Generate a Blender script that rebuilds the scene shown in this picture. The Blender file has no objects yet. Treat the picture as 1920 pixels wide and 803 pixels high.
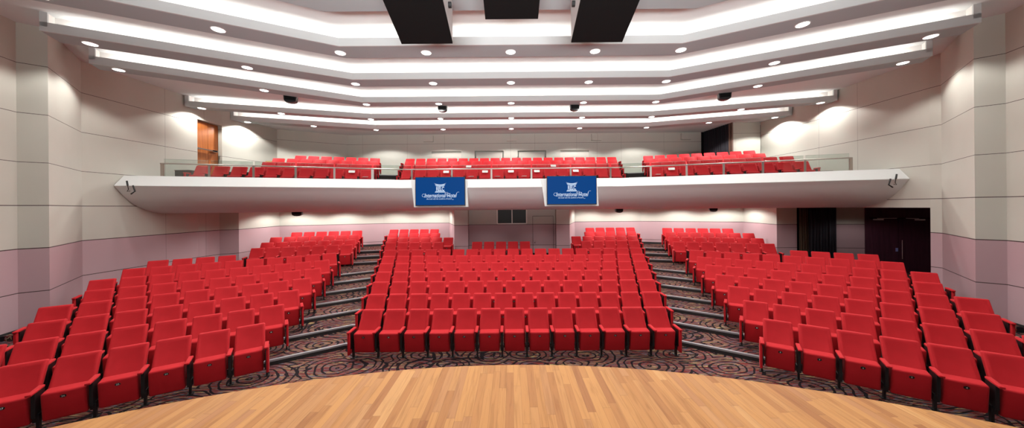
import bpy, bmesh, math, random
from mathutils import Vector, Matrix
random.seed(7)
C = bpy.context.scene.collection
sin, cos, tan, rad = math.sin, math.cos, math.tan, math.radians
F = 605.0           # focal length in pixels of the 1920 px wide frame
EYE = 3.2           # lens height above the front carpet

# ------------------------------------------------------------------ materials
def new_mat(name):
    m = bpy.data.materials.new(name); m.use_nodes = True
    nt = m.node_tree; b = nt.nodes['Principled BSDF']
    return m, nt, b
def flat(name, col, rough=.6, metal=0.0, spec=.5, **kw):
    m, nt, b = new_mat(name)
    b.inputs['Base Color'].default_value = (*col, 1); b.inputs['Roughness'].default_value = rough
    b.inputs['Metallic'].default_value = metal; b.inputs['Specular IOR Level'].default_value = spec
    for k, v in kw.items(): b.inputs[k.replace('_', ' ')].default_value = v
    return m
def emit(name, col, s):
    m, nt, b = new_mat(name)
    b.inputs['Base Color'].default_value = (0, 0, 0, 1)
    b.inputs['Emission Color'].default_value = (*col, 1); b.inputs['Emission Strength'].default_value = s
    return m
def N(nt, t, **kw):
    n = nt.nodes.new(t)
    for k, v in kw.items(): setattr(n, k, v)
    return n
def math_node(nt, op, a, b=None, c=None):
    n = N(nt, 'ShaderNodeMath', operation=op)
    for i, v in enumerate((a, b, c)):
        if v is None: continue
        if isinstance(v, (int, float)): n.inputs[i].default_value = v
        else: nt.links.new(v, n.inputs[i])
    return n.outputs[0]
def mixc(nt, fac, a, b, mode='MIX'):
    n = N(nt, 'ShaderNodeMix', data_type='RGBA', blend_type=mode)
    for sock, v in ((n.inputs[0], fac), (n.inputs[6], a), (n.inputs[7], b)):
        if isinstance(v, (int, float)): sock.default_value = v
        elif isinstance(v, tuple): sock.default_value = (*v, 1) if len(v) == 3 else v
        else: nt.links.new(v, sock)
    return n.outputs[2]
def ramp(nt, fac, stops, interp='LINEAR'):
    n = N(nt, 'ShaderNodeValToRGB'); n.color_ramp.interpolation = interp
    el = n.color_ramp.elements
    while len(el) < len(stops): el.new(.5)
    for e, (p, c) in zip(el, stops): e.position = p; e.color = (*c, 1)
    nt.links.new(fac, n.inputs[0]); return n.outputs[0]

ZL = [1.375, 3.325, 4.30, 5.40, 6.51]; ZB = 2.355
BEIGE, MAUVE, JOINT = (.565, .53, .465), (.47, .325, .35), (.06, .035, .035)
def wall_mat(name, xs=(), ys=(), zl=None):
    m, nt, b = new_mat(name)
    g = N(nt, 'ShaderNodeNewGeometry'); s = N(nt, 'ShaderNodeSeparateXYZ')
    nt.links.new(g.outputs['Position'], s.inputs[0]); X, Y, Z = s.outputs
    noise = N(nt, 'ShaderNodeTexNoise'); noise.inputs['Scale'].default_value = 1.3
    nt.links.new(g.outputs['Position'], noise.inputs['Vector'])
    beige = mixc(nt, noise.outputs[0], (.515, .515, .455), (.56, .56, .50))
    col = mixc(nt, math_node(nt, 'LESS_THAN', Z, ZB), beige, MAUVE)
    line = math_node(nt, 'COMPARE', Z, ZB, .011)
    for z in (ZL if zl is None else zl): line = math_node(nt, 'MAXIMUM', line, math_node(nt, 'COMPARE', Z, z, .009 if z < 3.5 else .006))
    seam = None
    for ax, vals in ((X, xs), (Y, ys)):
        for v in vals:
            c = math_node(nt, 'COMPARE', ax, v, .006)
            seam = c if seam is None else math_node(nt, 'MAXIMUM', seam, c)
    col = mixc(nt, line, col, JOINT)
    if seam is not None: col = mixc(nt, math_node(nt, 'MULTIPLY', seam, .45), col, JOINT)
    nt.links.new(col, b.inputs['Base Color']); b.inputs['Roughness'].default_value = .62
    b.inputs['Specular IOR Level'].default_value = .3
    return m
M_side = wall_mat('fabric_panel_side', ys=(11.2, 12.6))
M_back = wall_mat('fabric_panel_back', xs=(-8.0, -5.6, -3.6, -.05, 1.25, 3.5, 4.6, 5.9, 8.2), zl=(6.62,))
M_wall = wall_mat('fabric_panel')

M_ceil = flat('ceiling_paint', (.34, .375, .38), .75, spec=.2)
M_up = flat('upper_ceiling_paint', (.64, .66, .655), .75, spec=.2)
M_cove = flat('cove_paint', (.86, .83, .80), .7, spec=.2)
M_parapet = flat('parapet_paint', (.68, .70, .695), .5, spec=.3)
M_black = flat('black_metal', (.008, .008, .009), .45)
M_dark = flat('matt_black', (.004, .004, .004), .7, spec=.15)
M_steel = flat('brushed_steel', (.44, .40, .36), .35, 1.0)
M_chrome = flat('polished_metal', (.8, .8, .8), .15, 1.0)
M_white = flat('white_plastic', (.8, .8, .79), .5)
M_paper = flat('white_paper', (.85, .85, .85), .8)
M_nose = flat('nosing_aluminium', (.34, .34, .36), .5, .3)
M_riser = flat('riser_dark', (.02, .017, .017), .8)
M_ring = flat('downlight_trim', (.75, .73, .71), .4)
M_glow = emit('downlight_lens', (1.0, .95, .90), 7.0)
M_tube = emit('cove_tube', (1.0, .93, .86), 3.0)
M_frame = flat('window_frame_paint', (.85, .83, .75), .5)
M_glassdark = flat('dark_glass', (.02, .013, .008), .35, spec=.15)
M_olive = flat('olive_board', (.25, .22, .05), .7)

def fabric():
    m, nt, b = new_mat('red_fabric')
    tc = N(nt, 'ShaderNodeTexCoord'); n = N(nt, 'ShaderNodeTexNoise'); n.inputs['Scale'].default_value = 5
    nt.links.new(tc.outputs['Object'], n.inputs['Vector'])
    col = mixc(nt, n.outputs[0], (.43, .008, .013), (.52, .012, .019))
    nt.links.new(col, b.inputs['Base Color']); b.inputs['Roughness'].default_value = .75
    b.inputs['Specular IOR Level'].default_value = .25
    b.inputs['Sheen Weight'].default_value = .18; b.inputs['Sheen Roughness'].default_value = .4
    b.inputs['Sheen Tint'].default_value = (1, .35, .35, 1)
    n2 = N(nt, 'ShaderNodeTexNoise'); n2.inputs['Scale'].default_value = 350
    nt.links.new(tc.outputs['Object'], n2.inputs['Vector'])
    bp = N(nt, 'ShaderNodeBump'); bp.inputs['Strength'].default_value = .12; bp.inputs['Distance'].default_value = .002
    nt.links.new(n2.outputs[0], bp.inputs['Height']); nt.links.new(bp.outputs[0], b.inputs['Normal'])
    return m
M_red = fabric()

def carpet():
    m, nt, b = new_mat('patterned_carpet')
    g = N(nt, 'ShaderNodeNewGeometry')
    def mapped(scale, loc=(0, 0, 0)):
        mp = N(nt, 'ShaderNodeMapping'); mp.inputs['Scale'].default_value = scale; mp.inputs['Location'].default_value = loc
        nt.links.new(g.outputs['Position'], mp.inputs['Vector']); return mp.outputs[0]
    st = N(nt, 'ShaderNodeTexNoise'); st.inputs['Scale'].default_value = 1; st.inputs['Detail'].default_value = 1.0
    nt.links.new(mapped((1.5, 34, 8)), st.inputs['Vector'])
    base = ramp(nt, st.outputs[0], [(0, (.15, .025, .02)), (.34, (.09, .13, .165)), (.39, (.18, .03, .024)),
                                    (.43, (.02, .014, .016)), (.475, (.20, .034, .026)), (.53, (.10, .145, .175)),
                                    (.565, (.18, .03, .024)), (.595, (.42, .33, .14)), (.64, (.03, .018, .018))], 'CONSTANT')
    wob = N(nt, 'ShaderNodeTexNoise'); wob.inputs['Scale'].default_value = 1.6
    nt.links.new(g.outputs['Position'], wob.inputs['Vector'])
    lines = None
    for sc, loc, freq in (((.95, 1.35, 0), (0, 0, 0), 27), ((.75, 1.1, 0), (3.3, 1.7, 0), 22)):
        v = N(nt, 'ShaderNodeTexVoronoi', voronoi_dimensions='2D', feature='F1'); v.inputs['Scale'].default_value = .85
        v.inputs['Randomness'].default_value = .8
        vec = N(nt, 'ShaderNodeVectorMath', operation='ADD')
        sv = N(nt, 'ShaderNodeVectorMath', operation='SCALE'); sv.inputs['Scale'].default_value = .34
        nt.links.new(wob.outputs['Color'], sv.inputs[0]); nt.links.new(mapped(sc, loc), vec.inputs[0]); nt.links.new(sv.outputs[0], vec.inputs[1])
        nt.links.new(vec.outputs[0], v.inputs['Vector'])
        s_ = math_node(nt, 'SINE', math_node(nt, 'MULTIPLY', v.outputs['Distance'], freq * 1.9))
        l = math_node(nt, 'GREATER_THAN', s_, .62)
        if lines is None: lines = l
        else:   # the second family only shows in large patches
            patch = N(nt, 'ShaderNodeTexNoise'); patch.inputs['Scale'].default_value = .9
            nt.links.new(mapped((1, 1, 0), (9, 4, 0)), patch.inputs['Vector'])
            lines = math_node(nt, 'MAXIMUM', lines, math_node(nt, 'MULTIPLY', l, math_node(nt, 'GREATER_THAN', patch.outputs[0], .57)))
    col = mixc(nt, lines, base, (.014, .010, .012))
    nt.links.new(col, b.inputs['Base Color']); b.inputs['Roughness'].default_value = .95; b.inputs['Specular IOR Level'].default_value = .1
    return m
M_carpet = carpet()

def wood_floor():
    m, nt, b = new_mat('stage_boards')
    g = N(nt, 'ShaderNodeNewGeometry'); s = N(nt, 'ShaderNodeSeparateXYZ'); nt.links.new(g.outputs['Position'], s.inputs[0])
    X, Y, Z = s.outputs
    W = .088
    px = math_node(nt, 'DIVIDE', X, W); ix = math_node(nt, 'FLOOR', px)
    wn = N(nt, 'ShaderNodeTexWhiteNoise', noise_dimensions='1D'); nt.links.new(ix, wn.inputs['W'])
    yy = math_node(nt, 'DIVIDE', math_node(nt, 'ADD', Y, math_node(nt, 'MULTIPLY', wn.outputs['Value'], 9.0)), 1.15)
    iy = math_node(nt, 'FLOOR', yy)
    cb = N(nt, 'ShaderNodeCombineXYZ'); nt.links.new(ix, cb.inputs[0]); nt.links.new(iy, cb.inputs[1])
    w2 = N(nt, 'ShaderNodeTexWhiteNoise', noise_dimensions='2D'); nt.links.new(cb.outputs[0], w2.inputs['Vector'])
    base = ramp(nt, w2.outputs['Value'], [(0, (.31, .125, .043)), (.25, (.41, .185, .06)), (.5, (.47, .225, .073)),
                                          (.75, (.42, .20, .072)), (.9, (.37, .165, .068)), (1, (.53, .28, .105))])
    mp = N(nt, 'ShaderNodeMapping'); mp.inputs['Scale'].default_value = (26, 1.6, 1)
    off = N(nt, 'ShaderNodeVectorMath', operation='ADD'); nt.links.new(g.outputs['Position'], off.inputs[0]); nt.links.new(w2.outputs['Color'], off.inputs[1])
    sc = N(nt, 'ShaderNodeVectorMath', operation='SCALE'); sc.inputs['Scale'].default_value = 1; nt.links.new(off.outputs[0], sc.inputs[0])
    nt.links.new(sc.outputs[0], mp.inputs['Vector'])
    gr = N(nt, 'ShaderNodeTexNoise'); gr.inputs['Scale'].default_value = 1; gr.inputs['Detail'].default_value = 5; gr.inputs['Distortion'].default_value = .8
    nt.links.new(mp.outputs[0], gr.inputs['Vector'])
    grain = ramp(nt, gr.outputs[0], [(.25, (.62, .55, .5)), (.5, (1, 1, 1)), (.75, (1.08, 1.08, 1.05))])
    col = mixc(nt, .65, base, grain, 'MULTIPLY')
    fx = math_node(nt, 'FRACT', px); fy = math_node(nt, 'FRACT', yy)
    e = math_node(nt, 'MAXIMUM', math_node(nt, 'LESS_THAN', fx, .03), math_node(nt, 'LESS_THAN', fy, .004))
    col = mixc(nt, math_node(nt, 'MULTIPLY', e, .55), col, (.16, .07, .03))
    nt.links.new(col, b.inputs['Base Color']); b.inputs['Roughness'].default_value = .5; b.inputs['Specular IOR Level'].default_value = .14
    return m
M_stage = wood_floor()
COVE = 4.6

def grain_mat(name, a, c, rough, axis=(14, 14, .8)):
    m, nt, b = new_mat(name)
    tc = N(nt, 'ShaderNodeTexCoord'); mp = N(nt, 'ShaderNodeMapping'); mp.inputs['Scale'].default_value = axis
    nt.links.new(tc.outputs['Object'], mp.inputs['Vector'])
    n = N(nt, 'ShaderNodeTexNoise'); n.inputs['Scale'].default_value = 1.5; n.inputs['Detail'].default_value = 4
    nt.links.new(mp.outputs[0], n.inputs['Vector'])
    nt.links.new(ramp(nt, n.outputs[0], [(.3, a), (.7, c)]), b.inputs['Base Color']); b.inputs['Roughness'].default_value = rough
    return m
M_wood = grain_mat('orange_veneer', (.30, .085, .018), (.44, .14, .03), .4)
M_purple = grain_mat('dark_veneer', (.045, .012, .024), (.075, .022, .040), .3)
M_curtain = grain_mat('black_drape', (.006, .006, .010), (.016, .014, .024), .8, (30, 30, .3))
M_curtain_brown = grain_mat('brown_drape', (.05, .032, .02), (.09, .06, .035), .9, (30, 30, .3))

def glass():
    m = bpy.data.materials.new('clear_glass'); m.use_nodes = True; nt = m.node_tree; nt.nodes.clear()
    o = N(nt, 'ShaderNodeOutputMaterial'); t = N(nt, 'ShaderNodeBsdfTransparent'); t.inputs[0].default_value = (.90, .94, .92, 1)
    gl = N(nt, 'ShaderNodeBsdfGlossy'); gl.inputs['Roughness'].default_value = .03
    mx = N(nt, 'ShaderNodeMixShader'); mx.inputs[0].default_value = .10
    nt.links.new(t.outputs[0], mx.inputs[1]); nt.links.new(gl.outputs[0], mx.inputs[2]); nt.links.new(mx.outputs[0], o.inputs[0])
    return m
M_glass = glass()
M_glassedge = flat('glass_edge', (.32, .42, .38), .2)

# ------------------------------------------------------------------ mesh builder
class MB:
    def __init__(s): s.v = []; s.f = []; s.m = []
    def add(s, vs, fs, mi=0):
        o = len(s.v); s.v += [tuple(p) for p in vs]; s.f += [tuple(i + o for i in f) for f in fs]; s.m += [mi] * len(fs); return s
    def box(s, x0, x1, y0, y1, z0, z1, mi=0):
        return s.hexa([(x0, y0, z0), (x1, y0, z0), (x1, y1, z0), (x0, y1, z0), (x0, y0, z1), (x1, y0, z1), (x1, y1, z1), (x0, y1, z1)], mi)
    def hexa(s, p, mi=0):
        return s.add(p, [(0, 3, 2, 1), (4, 5, 6, 7), (0, 1, 5, 4), (1, 2, 6, 5), (2, 3, 7, 6), (3, 0, 4, 7)], mi)
    def prism(s, poly, z0, z1, mi=0, side=None):
        n = len(poly)
        s.add([(x, y, z0) for x, y in poly] + [(x, y, z1) for x, y in poly],
              [tuple(range(n))[::-1], tuple(range(n, 2 * n))], mi)
        o = len(s.v) - 2 * n
        for i in range(n):
            j = (i + 1) % n; s.f.append((o + i, o + j, o + n + j, o + n + i)); s.m.append(mi if side is None else side)
        return s
    def quad(s, a, b, c, d, mi=0): return s.add([a, b, c, d], [(0, 1, 2, 3)], mi)
    def wall(s, pts, z0, z1, mi=0, t=.0):
        for (a, b) in zip(pts, pts[1:]):
            s.quad((a[0], a[1], z0), (b[0], b[1], z0), (b[0], b[1], z1), (a[0], a[1], z1), mi)
        return s
    def sweep(s, prof, paths, mi=0, closed=False):
        # prof: list of (d, z); paths(d) -> list of (x, y)
        rows = [[(x, y, z) for x, y in paths(d)] for d, z in prof]
        k = len(rows[0]); o = len(s.v)
        for r in rows: s.v += r
        rng = range(len(rows)) if closed else range(len(rows) - 1)
        for i in rng:
            j = (i + 1) % len(rows)
            for a in range(k - 1):
                s.f.append((o + i * k + a, o + i * k + a + 1, o + j * k + a + 1, o + j * k + a)); s.m.append(mi)
        if closed:
            s.f.append(tuple(o + i * k for i in range(len(rows)))); s.m.append(mi)
            s.f.append(tuple(o + i * k + k - 1 for i in range(len(rows)))[::-1]); s.m.append(mi)
        return s
    def tube(s, pts, r, seg=8, mi=0, cap=True):
        pts = [Vector(p) for p in pts]; o = len(s.v); n = len(pts)
        for i, p in enumerate(pts):
            t = (pts[min(i + 1, n - 1)] - pts[max(i - 1, 0)]).normalized()
            a = t.orthogonal().normalized() if abs(t.z) > .9 else t.cross(Vector((0, 0, 1))).normalized(); bb = t.cross(a)
            for k in range(seg):
                w = 2 * math.pi * k / seg; s.v.append(tuple(p + (a * cos(w) + bb * sin(w)) * r))
        for i in range(n - 1):
            for k in range(seg):
                k2 = (k + 1) % seg; s.f.append((o + i * seg + k, o + i * seg + k2, o + (i + 1) * seg + k2, o + (i + 1) * seg + k)); s.m.append(mi)
        if cap:
            s.f.append(tuple(o + k for k in range(seg))[::-1]); s.m.append(mi)
            s.f.append(tuple(o + (n - 1) * seg + k for k in range(seg))); s.m.append(mi)
        return s
    def disc(s, c, r, z0, z1, seg=24, mi=0):
        return s.prism([(c[0] + r * cos(2 * math.pi * k / seg), c[1] + r * sin(2 * math.pi * k / seg)) for k in range(seg)], z0, z1, mi)
    def rounded(s, p, bev, seg=3, mi=0, inset=None, taper=None):
        """a hexahedron with rounded edges; inset=(width, depth) sinks the padded middle of the front face"""
        bm = bmesh.new(); vs = [bm.verts.new(q) for q in p]
        fs = [bm.faces.new([vs[i] for i in f]) for f in [(0, 3, 2, 1), (4, 5, 6, 7), (0, 1, 5, 4), (1, 2, 6, 5), (2, 3, 7, 6), (3, 0, 4, 7)]]
        bmesh.ops.bevel(bm, geom=bm.edges[:], offset=bev, segments=seg, profile=.5, affect='EDGES')
        if inset:
            bm.normal_update(); big = [f for f in bm.faces if f.normal.y < -.5]; big.sort(key=lambda f: -f.calc_area())
            f0 = big[0]; nn = f0.normal.copy()
            r = bmesh.ops.inset_region(bm, faces=[f0], thickness=inset[0], depth=0)
            for v in f0.verts: v.co -= nn * inset[1]
        bm.verts.index_update(); bm.faces.ensure_lookup_table()
        s.add([tuple(v.co) for v in bm.verts], [tuple(v.index for v in f.verts) for f in bm.faces], mi); bm.free(); return s
    def mesh(s, name, mats, smooth=False):
        me = bpy.data.meshes.new(name); me.from_pydata(s.v, [], s.f)
        for m in (mats if isinstance(mats, (list, tuple)) else [mats]): me.materials.append(m)
        me.polygons.foreach_set('material_index', s.m)
        if smooth:
            me.polygons.foreach_set('use_smooth', [True] * len(s.f))
            me.set_sharp_from_angle(angle=rad(smooth if smooth is not True else 50))
        me.update(); return me
    def obj(s, name, mats, parent=None, smooth=False, loc=None, rotz=None):
        o = bpy.data.objects.new(name, s.mesh(name, mats, smooth)); C.objects.link(o)
        if parent: o.parent = parent
        if loc: o.location = loc
        if rotz is not None: o.rotation_euler.z = rotz
        return o
def fix_normals(o):
    bm = bmesh.new(); bm.from_mesh(o.data); bmesh.ops.recalc_face_normals(bm, faces=bm.faces); bm.to_mesh(o.data); bm.free(); return o
def empty(name, loc=(0, 0, 0), rz=0):
    o = bpy.data.objects.new(name, None); C.objects.link(o); o.location = loc; o.rotation_euler = (0, 0, rz); o.empty_display_size = .1; return o
def tag(o, label=None, cat=None, group=None, kind=None):
    if label: o['label'] = label
    if cat: o['category'] = cat
    if group: o['group'] = group
    if kind: o['kind'] = kind
    return o
def struct(o, label=None): return tag(o, label, kind='structure')
def child(name, mesh, parent, loc=None):
    o = bpy.data.objects.new(name, mesh); C.objects.link(o); o.parent = parent
    if loc: o.location = loc
    return o

# bent line: straight in the middle at Y=c, wings coming forward at angle th beyond |X|=xb
def bent(c, xb, th, ext, d=0.0, n=1):
    t = tan(th); xb2 = xb + d * tan(th / 2); c2 = c + d
    w = (ext, c2 - t * (ext - xb2))
    return [(-w[0], w[1]), (-xb2, c2), (xb2, c2), w]
def bent_y(c, xb, th, x, d=0.0):
    xb2 = xb + d * tan(th / 2); c2 = c + d
    return c2 if abs(x) < xb2 else c2 - tan(th) * (abs(x) - xb2)

# ------------------------------------------------------------------ floor: stage, carpet tiers
TH1, TH2 = rad(34.4), rad(17.2)
EXT = 12.03
# stage: a circular front, 2.2 m under the lens
ZS = EYE - 2.2
R, YC = 9.72, 4.49 - 9.72
arc = [(R * sin(rad(a)), YC + R * cos(rad(a))) for a in range(-56, 57, 2)]
poly = arc + [(10.6, -6.5), (-10.6, -6.5)]
st = MB().prism(poly[::-1], ZS - .06, ZS, 0)
o = struct(st.obj('floor_stage', [M_stage]), 'honey coloured wooden stage floor with a curved front edge'); fix_normals(o)
fr = MB(); fr.wall([(x * .985, YC + (y - YC) * .985) for x, y in arc], 0, ZS - .05, 0)
struct(fr.obj('wall_stage', [M_riser]))

tiers = []   # (z, c, xb, theta)
c1, xb1 = 7.355, 3.83
for k in range(1, 8):
    tiers.append((round(.107 * k, 3) if k < 7 else .735, c1 + .885 * (k - 1) - (0 if k < 7 else 0.02), xb1 + .885 * (k - 1) * tan(TH1 / 2), TH1))
for k, z in ((8, .86), (9, 1.0), (10, 1.14)):
    tiers.append((z, 14.40 + .86 * (k - 8), 5.05 + .86 * (k - 8) * tan(TH2 / 2), TH2))
tier_z = [0] + [t[0] for t in tiers]
fl = MB().add([(-EXT, -6, 0), (EXT, -6, 0), (EXT, 18.5, 0), (-EXT, 18.5, 0)], [(0, 1, 2, 3)]); fl.box(12.035, 16.45, 9.2, 13.7, 0, .45)
struct(fl.obj('floor', [M_carpet]), 'carpeted auditorium floor in front of the first row')
for i, (z, c, xb, th) in enumerate(tiers):
    a = bent(c, xb, th, EXT)
    if i < 3: lim = 8.9 + i * .4
    poly = [(-EXT, 18.5)] + a + [(EXT, 18.5)]
    zp = tier_z[i] - .02
    m = MB().prism(poly[::-1], zp, z, 0)
    o = m.obj('floor', [M_carpet]); fix_normals(o)
    struct(o, 'carpeted step of the seating tiers')
# metal nosings in the two aisles
def aisle_edges(i):   # x range of the left aisle on tier i (mirrored on the right)
    return None
nose_rng = [(3.72, 5.15), (3.95, 5.35), (4.22, 5.6), (4.5, 5.85), (4.72, 6.1), (4.98, 6.35), (5.25, 6.75),
            (5.9, 7.1), (6.16, 7.35), (6.42, 7.62)]
for i, ((z, c, xb, th), (xa, xz)) in enumerate(zip(tiers, nose_rng)):
    for sg in (-1, 1):
        xs = [xa] + ([xb] if xa < xb < xz else []) + [xz]
        P = lambda d: [(sg * x, bent_y(c, xb, th, x, d)) for x in xs]
        m = MB().sweep([(-.012, z - .03), (-.012, z + .006), (.055, z + .006), (.055, z - .03)], P, closed=True)
        o = m.obj('trim_1', [M_nose]); fix_normals(o); struct(o, 'grey metal nosing on an aisle step')
        m = MB().sweep([(-.006, tier_z[i]), (-.006, z - .03), (.002, z - .03), (.002, tier_z[i])], P, closed=True)
        o = m.obj('trim_2', [M_riser]); fix_normals(o); struct(o)

# ------------------------------------------------------------------ walls
WTOP = 7.95
A, A2, A3 = (10.66, 7.43), (10.98, 7.16), (10.88, 6.85)
B = (12.06, 9.05)
mir = lambda p: (-p[0], p[1])
m = MB()
m.wall([(-10.88, -6.5), mir(A3), mir(A2), mir(A), mir(B), (-12.0, 12.33)], -.02, WTOP)
# door recess on the upper left (z 4.5..6.67) between Y 12.33 and 13.38
m.wall([(-12.0, 12.33), (-12.0, 13.38)], 6.67, WTOP).wall([(-12.0, 12.33), (-12.0, 13.38)], 3.4, 4.5)
m.wall([(-12.0, 12.33), (-12.22, 12.33)], 4.5, 6.67).wall([(-12.22, 13.38), (-12.0, 13.38)], 4.5, 6.67)
m.quad((-12, 12.33, 6.67), (-12, 13.38, 6.67), (-12.22, 13.38, 6.67), (-12.22, 12.33, 6.67))
m.wall([(-12.0, 13.38), (-11.55, 15.9)], 3.4, WTOP)
# lower left
m.wall([(-12.0, 12.33), (-11.88, 13.1), (-11.37, 13.42), (-11.42, 15.85)], -.02, 3.4)
struct(m.obj('wall_left', [M_side]), 'beige and mauve panelled side wall')
m = MB()
m.wall([(10.88, -6.5), A3, A2, A, B, (12.03, 9.28)], -.02, WTOP)
m.wall([(12.03, 9.28), (12.0, 13.4), (11.9, 15.4)], 3.07, WTOP)
m.wall([(12.03, 9.28), (16.4, 9.28)], -.02, 3.2)
m.quad((12.03, 9.28, 3.07), (16.4, 9.28, 3.07), (16.4, 13.6, 3.07), (12.0, 13.6, 3.07))
m.wall([(16.4, 9.28), (16.4, 12.45)], -.02, 3.2)
m.wall([(11.35, 15.85), (11.15, 13.6), (12.0, 13.6)], -.02, 3.4)
m.wall([(13.17, 13.45), (14.47, 13.25)], -.02, 3.07)
struct(m.obj('wall_right', [M_side]), 'beige and mauve panelled side wall with a door vestibule')
m = MB()      # lower rear wall with the projecting control room block
m.wall([(-11.42, 15.85), (-7.0, 17.5), (-3.42, 17.5), (-2.70, 15.05), (-2.06, 15.05), (-2.06, 15.4), (2.06, 15.4),
        (2.06, 15.05), (2.68, 15.05), (3.42, 17.5), (7.0, 17.5), (11.35, 15.85)], -.02, 3.4)
struct(m.obj('wall_back', [M_wall]), 'pale rear wall under the balcony')
m = MB()      # upper rear wall, with four shuttered openings cut in
zt, zb_ = 6.22, 5.0
wins = [(-4.3, -2.72, .14), (-1.98, -.43, .22), (.33, 1.86, .30), (2.62, 4.16, .14)]
YB = 17.35
m.wall([(-11.55, 15.9), (-8.8, YB)], 3.3, WTOP).wall([(-8.8, YB), (10.2, YB)], zt, WTOP).wall([(-8.8, YB), (10.2, YB)], 3.3, zb_)
xs = [-8.8] + [v for w in wins for v in w[:2]] + [10.2]
for a, b_ in zip(xs[::2], xs[1::2]): m.wall([(a, YB), (b_, YB)], zb_, zt)
m.wall([(10.5, 15.45), (10.5, 15.42), (11.9, 15.42)], 3.3, WTOP)
struct(m.obj('wall_back', [M_back]), 'pale upper rear wall behind the balcony seats')
for i, (a, b_, dep) in enumerate(wins):
    m = MB(); dp = dep
    m.wall([(a, YB), (a, YB + dp), (b_, YB + dp), (b_, YB)], zb_, zt, 0)
    m.quad((a, YB, zt), (b_, YB, zt), (b_, YB + dp, zt), (a, YB + dp, zt)); m.quad((a, YB, zb_), (b_, YB, zb_), (b_, YB + dp, zb_), (a, YB + dp, zb_))
    w = m.obj('window_%d' % (i + 2), [M_wall]); struct(w, 'shuttered opening in the upper rear wall')
    s_ = .0 if i in (0, 3) else .07
    MB().box(a + s_, b_ - (s_ if i == 1 else s_), YB + (.03 if i in (0, 3) else .10), YB + dp - .005, zb_ + .001, zt - (.11 if i in (0, 3) else .07)).obj('shutter', [flat('shutter_paint', (.6, .57, .51), .6)], w)
for x in (-4.45, 0, 4.55, 9.35):
    struct(MB().box(x - .26, x + .26, YB - .13, YB, 6.72, 7.05).obj('trim_3', [M_back]), 'small beam end under the balcony ceiling')
struct(MB().wall([(-16, -6.5), (16, -6.5)], -.02, WTOP).obj('wall_front', [M_dark]))
# dark skirting round the room
for nm, pts, z0 in (('baseboard_left', [(-10.86, 2.0), (-10.86, 6.83), (-10.96, 7.14), (-10.64, 7.41), (-12.03, 9.06), (-11.97, 12.3), (-11.86, 13.08), (-11.35, 13.4), (-11.4, 15.83)], .45),
                    ('baseboard_right', [(10.86, 2.0), (10.86, 6.83), (10.96, 7.14), (10.64, 7.41), (12.03, 9.06)], .45),
                    ('baseboard_back', [(-11.4, 15.82), (-6.99, 17.47), (-3.44, 17.47)], 1.12), ('baseboard_back', [(3.44, 17.47), (6.99, 17.47), (11.33, 15.82)], 1.12)):
    struct(MB().wall(pts, z0 - .45, z0 + .13).obj(nm, [M_riser]), 'black skirting')

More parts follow.
